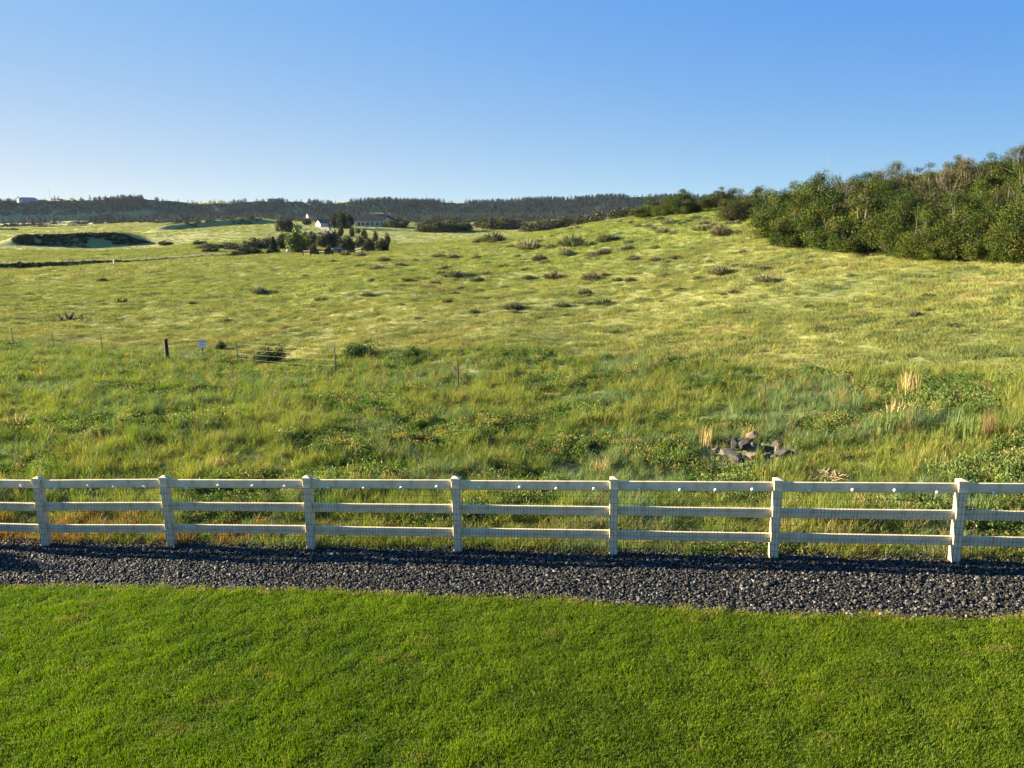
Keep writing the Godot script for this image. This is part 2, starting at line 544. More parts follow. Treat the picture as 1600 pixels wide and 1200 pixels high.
func lawn_and_gravel() -> void:
	# lawn soil, gravel bed: sheets just above the terrain
	var soil := StandardMaterial3D.new()
	soil.albedo_texture = noise_texture(0.05, [Color(0.22, 0.25, 0.09), Color(0.32, 0.35, 0.13)], 512, 8)
	soil.metallic_specular = 0.1
	soil.uv1_triplanar = true
	soil.uv1_world_triplanar = true
	soil.roughness = 1.0
	var st := SurfaceTool.new()
	st.begin(Mesh.PRIMITIVE_TRIANGLES)
	var sg := SurfaceTool.new()
	sg.begin(Mesh.PRIMITIVE_TRIANGLES)
	var nx := 128
	for i in nx:
		var x0 := -16.0 + 32.0 * i / nx
		var x1 := -16.0 + 32.0 * (i + 1) / nx
		for j in 70:
			var q := []
			for e in [[x0, j], [x1, j], [x1, j + 1], [x0, j + 1]]:
				var z: float = lerpf(edge_z(e[0]), 9.0, pow(e[1] / 70.0, 1.6))
				q.append(Vector3(e[0], lawn_y(e[0], z), z))
			for k in [0, 1, 2, 0, 2, 3]: st.add_vertex(q[k])
		for j in 6:
			var q := []
			for e in [[x0, j], [x1, j], [x1, j + 1], [x0, j + 1]]:
				var z: float = lerpf(fence_z(e[0]) - 0.22, edge_z(e[0]) + 0.08, e[1] / 6.0)
				q.append(Vector3(e[0], lawn_y(e[0], z) - 0.012, z))
			for k in [0, 1, 2, 0, 2, 3]: sg.add_vertex(q[k])
	st.index(); st.generate_normals()
	sg.index(); sg.generate_normals()
	tag(put(st.commit(), "lawn", soil), "mown green lawn in front of the gravel strip", "lawn", "", "structure")
	var dark := flat_material(Color(0.02, 0.02, 0.022), 1.0)
	tag(put(sg.commit(), "gravel_bed", dark), "strip of dark gravel between the lawn and the white fence", "gravel bed", "", "structure")

	# grass blades
	var gm := vertex_material(0.55, Color(0.85, 0.95, 0.35))
	gm.metallic_specular = 0.3
	var meshes := [tuft(34, 0.075, 0.055, 0.0065, 0.9), tuft(34, 0.075, 0.062, 0.006, 0.7), tuft(30, 0.07, 0.05, 0.007, 1.1)]
	var rows := [PackedFloat32Array(), PackedFloat32Array(), PackedFloat32Array()]
	var count := 76000
	for k in count:
		var x := rng.randf_range(-12.5, 12.5)
		var z := rng.randf_range(-12.0, -4.2)
		var ez := edge_z(x)
		if z < ez - 0.03 or absf(x) > -z * 0.76 + 1.6:
			continue
		var hn := n_fine.get_noise_2d(x * 6.0, z * 6.0)
		var h2 := n_fine.get_noise_2d(x * 2.2 + 90, z * 2.2)
		var sc := 1.0 + 0.55 * hn + 0.30 * h2
		var c := Color(0.094, 0.152, 0.012).lerp(Color(0.172, 0.228, 0.014), clampf(0.5 + 0.6 * h2 + 0.3 * n_mid.get_noise_2d(x * 4, z * 4), 0, 1))
		var from_edge := z - ez
		if from_edge < 0.10 + 0.12 * hn and rng.randf() < 0.85:
			c = Color(0.36, 0.29, 0.12) if rng.randf() < 0.6 else Color(0.22, 0.23, 0.05)
			sc *= 0.8
		if rng.randf() < 0.02 or (n_fine.get_noise_2d(x * 1.6 - 40, z * 3.0) > 0.52 and rng.randf() < 0.6): c = Color(0.23, 0.21, 0.06)
		var b := Basis(Vector3.UP, rng.randf() * TAU).scaled(Vector3(1, sc, 1))
		push(rows[k % 3], b, Vector3(x, lawn_y(x, z), z), jit(c, 0.18))
	var holder := Node3D.new()
	holder.name = "lawn_grass"
	add_child(holder)
	tag(holder, "short bright green grass of the mown lawn", "grass", "", "stuff")
	for k in 3: scatter("grass_blades", meshes[k], gm, rows[k], holder)

	# gravel
	var gh := Node3D.new()
	gh.name = "gravel"
	add_child(gh)
	tag(gh, "loose black and grey crushed stones along the white fence", "gravel", "", "stuff")
	var sm := vertex_material(0.7)
	sm.metallic_specular = 0.35
	for variant in 4:
		var rows2 := PackedFloat32Array()
		for k in 21000:
			var x := rng.randf_range(-11.5, 10.5)
			var lo := fence_z(x) - 0.2 - 0.06 * n_fine.get_noise_2d(x * 3, 0)
			var hi := edge_z(x) + 0.05
			var z := rng.randf_range(lo, hi)
			if absf(x) > -z * 0.76 + 1.6: continue
			var s := 0.0145 * exp(rng.randfn() * 0.33)
			var b := Basis(on_ball(), rng.randf() * TAU).scaled(Vector3(s * rng.randf_range(0.9, 1.5), s * rng.randf_range(0.7, 1.0), s * rng.randf_range(0.8, 1.2)))
			var c := Color(0.021, 0.0200, 0.0185)
			var u := rng.randf()
			if u < 0.28: c = Color(0.066, 0.062, 0.056)
			elif u < 0.36: c = Color(0.17, 0.165, 0.155)
			elif u < 0.38: c = Color(0.12, 0.095, 0.08)
			push(rows2, b, Vector3(x, lawn_y(x, z) - 0.01 + rng.randf() * 0.035, z), jit(c, 0.3))
		scatter("stones", stone_mesh(9, 7, 5), sm, rows2, gh)

func vinyl_fence() -> void:
	var mid := Vector3(FENCE_AT.x, lawn_y(FENCE_AT.x, FENCE_AT.y), FENCE_AT.y)
	var f := thing("vinyl_fence", "cream white three rail vinyl fence with wire mesh along the gravel strip", "fence", mid)
	var vinyl := StandardMaterial3D.new()
	vinyl.albedo_color = Color(0.66, 0.555, 0.375).linear_to_srgb()
	vinyl.roughness = 0.45
	vinyl.albedo_texture = noise_texture(0.012, [Color(0.86, 0.85, 0.82), Color(1, 1, 1), Color(1, 1, 1)], 512, 17)
	vinyl.uv1_triplanar = true
	vinyl.uv1_scale = Vector3(0.8, 0.8, 0.8)
	var angle := atan2(-FENCE_DIR.y, FENCE_DIR.x)
	var pts := []
	for p in POSTS: pts.append(Vector3(p[0], LAWN_SLOPE * p[0] + LAWN_BASE - 0.02, p[1]) - mid)
	for k in pts.size():
		var lean := Basis(Vector3.UP, angle) * Basis(Vector3.FORWARD, rng.randf_range(-0.012, 0.012))
		var t := Tris.new()
		t.bar(0.62, 0.0635, 0.0635, 0.006, Transform3D(Basis(Vector3.BACK, PI / 2), Vector3(0, 0.61, 0)))
		var post := put(t.mesh(), "post", vinyl, f)
		post.transform = Transform3D(lean, pts[k])
		var cap := Tris.new()
		var w := 0.068
		cap.box(Vector3(-w, 1.215, -w), Vector3(w, 1.255, w))
		var top := Vector3(0, 1.278, 0)
		var cs := [Vector3(-w, 1.255, -w), Vector3(w, 1.255, -w), Vector3(w, 1.255, w), Vector3(-w, 1.255, w)]
		for i in 4: cap.tri(cs[i], cs[(i + 1) % 4], top)
		put(cap.mesh(), "cap", vinyl, post)
	for k in pts.size() - 1:
		var a: Vector3 = pts[k]
		var b: Vector3 = pts[k + 1]
		for h in [0.345, 0.735, 1.14]:
			var l := a.distance_to(b)
			var x := (b - a) / l
			var z := x.cross(Vector3.UP).normalized()
			var y := z.cross(x)
			var t := Tris.new()
			t.bar(l / 2 - 0.058, 0.07, 0.02, 0.004, Transform3D.IDENTITY)
			var r := put(t.mesh(), "rail", vinyl, f)
			r.transform = Transform3D(Basis(x, y, z) * Basis(Vector3.BACK, rng.randf_range(-0.003, 0.003)), (a + b) / 2 + Vector3(0, h + rng.randf_range(-0.006, 0.006), 0))
	# welded wire mesh on the garden side
	var wire := StandardMaterial3D.new()
	wire.albedo_color = Color(0.10, 0.105, 0.11)
	wire.roughness = 0.5
	var front := Vector3(-AWAY.x, 0, -AWAY.y) * 0.069
	for k in pts.size() - 1:
		var a: Vector3 = pts[k] + front
		var b: Vector3 = pts[k + 1] + front
		var t := Tris.new()
		var n := int(round(a.distance_to(b) / 0.051))
		for i in n:
			var p := a.lerp(b, float(i) / n)
			var wob := Vector3(0, 0.006 * sin(i * 0.9 + k), 0)
			t.tube(p + Vector3(0, 0.03, 0), p + Vector3(0, 1.085, 0) + wob, 0.002, 0.002, 3)
		for i in 11:
			var y := Vector3(0, 0.05 + i * 0.1034, 0)
			t.tube(a + y, b + y, 0.0022, 0.0022, 3)
		put(t.mesh(), "wire_mesh", wire, f).set_meta("kind", "stuff")
	# insulators with an electric strand
	var white := flat_material(Color(0.85, 0.81, 0.72), 0.4)
	var cord := flat_material(Color(0.55, 0.55, 0.53), 0.5)
	for k in pts.size() - 1:
		var prev: Vector3 = pts[k] + front * 1.2 + Vector3(0, 1.10, 0)
		for i in 4:
			var p: Vector3 = (pts[k] as Vector3).lerp(pts[k + 1], 0.16 + 0.235 * i + rng.randf_range(-0.02, 0.02)) + front * 0.75 + Vector3(0, 1.095 + rng.randf_range(-0.012, 0.028), 0)
			var t := Tris.new()
			var out := front.normalized()
			t.tube(Vector3.ZERO, -out * 0.035, 0.008, 0.008, 6)
			t.tube(out * 0.012, -out * 0.004, 0.021, 0.025, 8)
			t.tube(out * 0.03, out * 0.012, 0.013, 0.021, 8)
			t.tri(out * 0.03 + Vector3(0.013, 0, 0), out * 0.03 + Vector3(-0.007, 0.011, 0), out * 0.03 + Vector3(-0.007, -0.011, 0))
			var hook := Basis(out, rng.randf_range(-0.6, 0.6)) * FENCE_DIR.x * Vector3(0.045, -0.02, 0)
			t.tube(Vector3.ZERO, hook, 0.008, 0.005, 5)
			put(t.mesh(), "insulator", white, f).position = p
			var w := Tris.new()
			w.tube(prev, p + out * 0.012, 0.0017, 0.0017, 3)
			put(w.mesh(), "electric_wire", cord, f)
			prev = p + out * 0.012
		var last := Tris.new()
		last.tube(prev, pts[k + 1] + front * 1.2 + Vector3(0, 1.10, 0), 0.0017, 0.0017, 3)
		put(last.mesh(), "electric_wire", cord, f)

func wire_fence() -> void:
	var steel := flat_material(Color(0.09, 0.08, 0.065), 0.7)
	var wood := StandardMaterial3D.new()
	wood.albedo_texture = noise_texture(0.02, [Color(0.16, 0.13, 0.11), Color(0.30, 0.25, 0.21)], 256, 31)
	wood.uv1_triplanar = true
	wood.uv1_scale = Vector3(6, 0.8, 6)
	wood.roughness = 0.9
	var galv := flat_material(Color(0.50, 0.49, 0.45), 0.45)
	var spots := [[-170, 530, 0], [-60, 537, 0], [21, 543, 0], [85, 549, 0], [160, 555, 0], [262, 566, 1], [372, 568, 0], [524, 581, 0], [716, 611, 0]]
	var pos := []
	for s in spots: pos.append(hit(s[0], s[1]))
	var mid: Vector3 = pos[5]
	var f := thing("wire_fence", "old barbed wire fence on thin steel posts and one dark wooden post across the meadow", "fence", mid)
	for k in pos.size():
		var t := Tris.new()
		var p: Vector3 = pos[k] - mid
		if spots[k][2] == 1:
			t.tube(p + Vector3(0, -0.3, 0), p + Vector3(0.02, 1.28, 0), 0.105, 0.095, 8)
			t.tube(p + Vector3(0.02, 1.28, 0), p + Vector3(0.02, 1.30, 0), 0.095, 0.0, 8)
			put(t.mesh(), "wooden_post", wood, f)
		else:
			var e := p + Vector3(rng.randf_range(-0.04, 0.04), 1.22, 0)
			t.tube(p + Vector3(0, -0.3, 0), e, 0.016, 0.016, 4)
			t.tube(p + Vector3(0.03, -0.3, 0), e + Vector3(0.03, 0, 0), 0.014, 0.014, 4)
			put(t.mesh(), "metal_post", steel, f)
	for k in pos.size() - 2:
		for h in [0.3, 0.58, 0.84, 1.1]:
			var a: Vector3 = pos[k] - mid + Vector3(0, h, 0)
			var b: Vector3 = pos[k + 1] - mid + Vector3(0, h, 0)
			var t := Tris.new()
			var prev := a
			for i in 6:
				var u := (i + 1) / 6.0
				var q := a.lerp(b, u) - Vector3(0, 0.05 * 4 * u * (1 - u), 0)
				t.tube(prev, q, 0.0028 if k < 7 else 0.0016, 0.0028 if k < 7 else 0.0016, 3)
				prev = q
			put(t.mesh(), "wire", galv, f)
	# small notice on its own stake
	var p := hit(318, 563)
	var s := thing("notice_sign", "small square white sign with red print on a steel stake by the wire fence", "sign", p, 0.25)
	var t := Tris.new()
	t.tube(Vector3(0, -0.3, -0.03), Vector3(0, 1.15, -0.03), 0.024, 0.024, 4)
	put(t.mesh(), "stake", steel, s)
	t = Tris.new()
	t.box(Vector3(-0.21, 0.74, -0.006), Vector3(0.21, 1.2, 0.006))
	put(t.mesh(), "board", flat_material(Color(0.86, 0.78, 0.70), 0.4), s)
	var red := flat_material(Color(0.55, 0.16, 0.15), 0.5)
	for q in [[-0.17, 0.17, 1.12, 0.035], [-0.16, 0.16, 1.055, 0.025], [-0.10, 0.10, 0.93, 0.018], [-0.12, 0.12, 0.885, 0.014]]:
		t = Tris.new()
		t.box(Vector3(q[0], q[2] - q[3] / 2, 0.0062), Vector3(q[1], q[2] + q[3] / 2, 0.008))
		put(t.mesh(), "printed_line", red, s)

func rock_pile() -> void:
	var shapes := []
	for k in 6: shapes.append(stone_mesh(22, 26, 18, 0.42, 0.64))
	var tex := noise_texture(0.02, [Color(0.55, 0.55, 0.55), Color(0.85, 0.84, 0.82), Color(1, 1, 1)], 512, 77)
	var mats := []
	for c in [Color(0.11, 0.104, 0.098), Color(0.17, 0.152, 0.135), Color(0.038, 0.037, 0.037), Color(0.20, 0.150, 0.128)]:
		var m := flat_material(c, 0.85)
		m.albedo_texture = tex
		m.uv1_triplanar = true
		m.uv1_scale = Vector3(1.5, 1.5, 1.5)
		mats.append(m)
	# x, y in the photograph, width in pixels, tone
	var list := [[1176, 692, 22, 3], [1163, 686, 12, 1], [1159, 698, 14, 0], [1149, 690, 10, 1], [1138, 698, 12, 1], [1148, 704, 18, 2], [1163, 708, 26, 2], [1177, 703, 12, 0], [1185, 706, 16, 1], [1137, 715, 22, 0], [1150, 725, 28, 2], [1176, 718, 20, 3], [1160, 735, 20, 0], [1180, 734, 14, 1], [1112, 737, 20, 0], [1131, 733, 16, 2], [1215, 699, 18, 0], [1242, 706, 14, 1], [1200, 705, 14, 0], [1228, 718, 26, 2], [1128, 690, 12, 2], [1172, 745, 16, 1], [1126, 748, 14, 1], [1296, 748, 12, 0], [1255, 748, 14, 0]]
	for k in 36: list.insert(8, [rng.randf_range(1112, 1250), rng.randf_range(690, 745), rng.randf_range(8, 17), [0, 0, 1, 2, 2][rng.randi() % 5]])
	for k in list.size():
		var q: Array = list[k]
		var p := hit(q[0], q[1])
		var w := metres(q[2], p) * 0.74
		var label := "grey angular rock in the rock pile among the weeds behind the white fence"
		if q[3] == 3: label = "pinkish brown angular rock in the rock pile behind the white fence"
		elif q[3] == 2: label = "dark charcoal rock in the rock pile behind the white fence"
		elif k >= 59: label = "grey rock lying in bare soil just behind the white fence"
		var o := put(shapes[k % 6], "rock", mats[q[3]])
		tag(o, label, "rock", "rocks behind the white fence")
		o.transform = Transform3D(Basis(on_ball(), rng.randf() * TAU).scaled(Vector3(w, w * 0.8, w)), p + Vector3(0, w * 0.55 + (0.05 if k < 8 else -0.03), 0))

func near_rocks(p: Vector3) -> bool:
	var e := Vector2(p.x - rock_c.x, p.z - rock_c.z)
	return e.length() < 1.15
var rock_c := Vector3.ZERO

func rough_limit(a: float) -> float:
	if a < -0.3: return lerpf(42, 60, clampf((-0.3 - a) / 0.3, 0, 1))
	if a < 0.15: return lerpf(42, 33, (a + 0.3) / 0.45)
	return lerpf(33, 27, clampf((a - 0.15) / 0.45, 0, 1))

func near_grass() -> void:
	rock_c = hit(1160, 712)
	var gm := vertex_material(0.6, Color(0.8, 0.85, 0.4))
	gm.metallic_specular = 0.3
	var tall := [tuft(26, 0.10, 0.24, 0.009, 1.0, 0.25), tuft(26, 0.13, 0.20, 0.010, 1.4, 0.25), tuft(18, 0.06, 0.34, 0.008, 0.7, 0.25)]
	var broad := [weed(80, 0.17, 0.22, 0.036), weed(60, 0.14, 0.30, 0.032)]
	var rows := []
	for k in 5: rows.append(PackedFloat32Array())
	var zones := [[9.0, 16.0, 80.0], [16.0, 22.0, 60.0], [22.0, 32.0, 36.0], [32.0, 46.0, 20.0], [46.0, 64.0, 11.0]]
	for zn in zones:
		var area: float = 0.5 * 1.5 * (zn[1] * zn[1] - zn[0] * zn[0])
		for k in int(area * zn[2]):
			var a := rng.randf_range(-0.75, 0.75)
			var d := sqrt(rng.randf_range(zn[0] * zn[0], zn[1] * zn[1]))
			var x := sin(a) * d
			var z := -cos(a) * d
			var s := behind_fence(x, z)
			if s < 0.05: continue
			if d > rough_limit(a) * (1 + 0.12 * n_mid.get_noise_2d(x * 2, z * 2)): continue
			var p := Vector3(x, 0, z)
			if near_rocks(p) and rng.randf() < 0.90: continue
			p.y = ground(x, z)
			var n1 := n_mid.get_noise_2d(x * 3.0, z * 3.0)
			var n2 := n_mid.get_noise_2d(x * 6.0 + 300, z * 6.0)
			var n3 := n_mid.get_noise_2d(x * 4.0 - 700, z * 4.0 + 90)
			var c := Color(0.138, 0.180, 0.045)
			if n1 > 0.10: c = Color(0.21, 0.232, 0.060)
			elif n1 < -0.20: c = Color(0.14, 0.20, 0.10)
			var sc := 1.0 + 0.8 * n2 + 0.3 * n3 + 1.1 * n_fine.get_noise_2d(x * 4.0, z * 4.0)
			var v := k % 3
			if n3 > 0.16:
				v = 3 + k % 2
				c = Color(0.085, 0.135, 0.032) if n2 < 0.1 else Color(0.14, 0.19, 0.06)
			var u := rng.randf()
			if u < 0.05 + 0.2 * smoothstep(0.18, 0.4, n2 - n1):
				c = Color(0.29, 0.23, 0.10)
			elif u < 0.06 + 0.12 * smoothstep(0.22, 0.4, n3 - n1 * 0.5):
				c = Color(0.17, 0.10, 0.055)
			if s < 1.3:
				sc *= 0.72
				if s < 0.4: sc = maxf(sc, 0.85)
				if x < -4.5 and n_fine.get_noise_2d(x, z) > -0.15 and rng.randf() < 0.65: c = Color(0.26, 0.14, 0.06)
				elif rng.randf() < 0.2: c = Color(0.25, 0.2, 0.08)
			sc = clampf(sc, 0.35, 1.9) * (1.0 + d * 0.004)
			var b := Basis(Vector3.UP, rng.randf() * TAU).scaled(Vector3(1.0 + d * 0.012, sc, 1.0 + d * 0.012))
			push(rows[v], b, p, jit(c, 0.22))
	var holder := Node3D.new()
	holder.name = "verge_grass"
	add_child(holder)
	tag(holder, "overgrown mixed grass and weeds between the white fence and the wire fence", "weeds", "", "stuff")
	for k in 3: scatter("grass_blades", tall[k], gm, rows[k], holder)
	for k in 2: scatter("broad_leaves", broad[k], gm, rows[3 + k], holder)

func pasture_grass() -> void:
	var gm := vertex_material(0.6, Color(0.75, 0.75, 0.4))
	gm.metallic_specular = 0.3
	var meshes := [tuft(40, 0.26, 0.16, 0.013, 1.3, 0.25), tuft(36, 0.42, 0.21, 0.026, 1.3, 0.25), tuft(34, 0.85, 0.30, 0.055, 1.3, 0.25)]
	var rows := [PackedFloat32Array(), PackedFloat32Array(), PackedFloat32Array()]
	var zones := [[26.0, 42.0, 22.0, 0], [42.0, 70.0, 14.0, 0], [70.0, 135.0, 5.5, 1], [135.0, 270.0, 1.4, 2], [270.0, 460.0, 0.35, 2], [460.0, 900.0, 0.06, 2]]
	for zn in zones:
		var area: float = 0.5 * 1.4 * (zn[1] * zn[1] - zn[0] * zn[0])
		for k in int(area * zn[2]):
			var a := rng.randf_range(-0.7, 0.7)
			var d := sqrt(rng.randf_range(zn[0] * zn[0], zn[1] * zn[1]))
			var x := sin(a) * d
			var z := -cos(a) * d
			if d < rough_limit(a) * (1 + 0.12 * n_mid.get_noise_2d(x * 2, z * 2)): continue
			var p := Vector3(x, ground(x, z), z)
			var n1 := n_mid.get_noise_2d(x * 2.0 + 40, z * 2.0)
			var n2 := n_mid.get_noise_2d(x * 8.0 + 300, z * 8.0)
			var c := field_color(x, z)
			if n2 > 0.26: c = c.lerp(Color(0.10, 0.14, 0.05), 0.6)
			if n1 > 0.25 and n2 < -0.1: c = c.lerp(Color(0.24, 0.17, 0.09), 0.5)
			var sc := clampf(1.0 + 1.0 * n2 + 0.5 * n1 + 0.5 * n_fine.get_noise_2d(x * 3, z * 3), 0.45, 2.2)
			var wide := 2.2 if d > 460 else 1.0
			var b := Basis(Vector3.UP, rng.randf() * TAU).scaled(Vector3(wide, sc * wide, wide))
			push(rows[zn[3]], b, p, jit(c, 0.3))
	var holder := Node3D.new()
	holder.name = "pasture_grass"
	add_child(holder)
	tag(holder, "pale yellow green pasture grass covering the hill and the meadow", "grass", "", "stuff")
	for k in 3: scatter("grass_blades", meshes[k], gm, rows[k], holder)

var leaf_material: StandardMaterial3D
var bark_material: StandardMaterial3D

func shrub(called: String, label: String, category: String, group: String, pair: Array, p: Vector3, r: float, h: float, depth := 1.0) -> Node3D:
	var o := thing(called, label, category, p, rng.randf() * TAU, group)
	var f := put(pair[0], "foliage", leaf_material, o)
	var b := put(pair[1], "branches", bark_material, o)
	for q in [f, b]: q.scale = Vector3(r, h, r * depth)
	return o

func near_shrubs() -> void:
	leaf_material = vertex_material(0.65, Color(0.36, 0.4, 0.18))
	leaf_material.metallic_specular = 0.2
	bark_material = vertex_material(0.85)
	var dark := [Color(0.046, 0.084, 0.018), Color(0.060, 0.100, 0.022), Color(0.038, 0.066, 0.016)]
	var kinds := []
	for k in 3: kinds.append(shrub_meshes(34, 180, 0.06, dark, 0.0, 0.05, 0.3))
	# x, base row, width and height in pixels
	for q in [[425, 567, 50, 40], [565, 560, 66, 34], [645, 562, 40, 28], [345, 546, 16, 18], [1120, 615, 26, 38], [535, 576, 30, 14], [810, 590, 40, 14], [920, 573, 40, 12], [25, 585, 30, 16], [75, 549, 24, 10]]:
		var p := hit(q[0], q[1])
		var g := "dark green shrubs scattered in the rough grass"
		var label := "small dark green leafy shrub growing along the wire fence"
		if q[0] == 1120: label = "upright dark green shrub standing in tall grass beyond the rock pile"
		elif q[0] > 700: label = "low dark green clump in the grass at the foot of the hill"
		shrub("dark_shrub", label, "shrub", g, kinds[int(q[0]) % 3], p, metres(q[2], p) * 0.64, metres(q[3], p) * 1.0)
	# two low plants in the gravel beside the frame throw their shade into it
	for q in [[-9.55, -12.0, 1.0, 0.42], [-9.1, -11.15, 0.55, 0.38]]:
		shrub("garden_shrub", "low rounded garden shrub planted in the gravel strip by the white fence", "shrub", "garden shrubs in the gravel", kinds[0], Vector3(q[0], lawn_y(q[0], q[1]), q[1]), q[3], q[2])
	# straw coloured clumps of last year's grass and stalks
	var straw := vertex_material(0.7, Color(0.7, 0.7, 0.5))
	var sm := tuft(70, 0.35, 1.0, 0.022, 0.25, 0.2)
	for q in [[1418, 622, 36, 48, 0], [1408, 650, 44, 30, 0], [1543, 690, 18, 62, 1], [1104, 700, 20, 42, 0], [1470, 745, 26, 50, 2], [1500, 690, 50, 50, 3], [1385, 680, 34, 48, 3], [20, 670, 40, 26, 0], [340, 735, 36, 30, 0], [940, 740, 30, 26, 0]]:
		var p := hit(q[0], q[1])
		var c: Color = [Color(0.42, 0.32, 0.14), Color(0.25, 0.14, 0.08), Color(0.24, 0.25, 0.07), Color(0.10, 0.16, 0.035)][q[4]]
		var lab: String = ["straw coloured clump of dry standing grass in the green verge", "reddish brown bunch of tall dead stalks in the verge", "yellow green tall grass clump just behind the white fence", "tall fresh green grass clump rising above the weeds"][q[4]]
		var m := straw.duplicate()
		m.albedo_color = c.linear_to_srgb()
		var o := put(sm, "grass_clump", m)
		tag(o, lab, "grass clump", "grass clumps in the verge")
		o.position = p
		o.rotation.y = rng.randf() * TAU
		o.scale = Vector3(metres(q[2], p) / 0.75, metres(q[3], p), metres(q[2], p) / 0.75)
	# mound of cut stalks and a heap of dead branches
	var dry := vertex_material(0.9)
	var t := Tris.new()
	for k in 130:
		var d := on_ball()
		d.y = absf(d.y) * 0.6
		t.tube(d * 0.30 + on_ball() * 0.06, d * 0.33 + on_ball() * 0.2 * Vector3(1, 0.5, 1), 0.008, 0.004, 3, jit(Color(0.30, 0.23, 0.14), 0.3))
	var p := hit(1296, 752)
	var heap := put(t.mesh(), "stalk_heap", dry)
	heap.position = p
	tag(heap, "small mound of dry tan stalks on bare soil behind the white fence", "plant debris")
	for q in [[112, 502, 44, 14], [190, 473, 18, 9], [162, 477, 8, 5]]:
		p = hit(q[0], q[1])
		var w := metres(q[2], p)
		var h := metres(q[3], p)
		t = Tris.new()
		for k in 26:
			var a := Vector3(rng.randf_range(-0.5, 0.5) * w, 0, rng.randf_range(-0.25, 0.25) * w)
			var e := a + Vector3(rng.randf_range(-0.35, 0.35) * w, rng.randf_range(0.1, 1.0) * h, rng.randf_range(-0.2, 0.2) * w)
			var m := a.lerp(e, 0.5) + on_ball() * 0.1 * h
			t.tube(a, m, 0.06 * h + 0.015, 0.05 * h + 0.01, 5, jit(Color(0.06, 0.05, 0.045), 0.3))
			t.tube(m, e, 0.05 * h + 0.01, 0.01, 5, jit(Color(0.07, 0.06, 0.05), 0.3))
		var o := put(t.mesh(), "dead_branches", dry)
		o.position = p
		tag(o, ["large heap of dark dead branches lying in the open meadow", "small dark snag of dead wood in the open meadow", "tiny dark tangle of dead twigs beside the snag"][[112, 190, 162].find(q[0])], "dead wood")

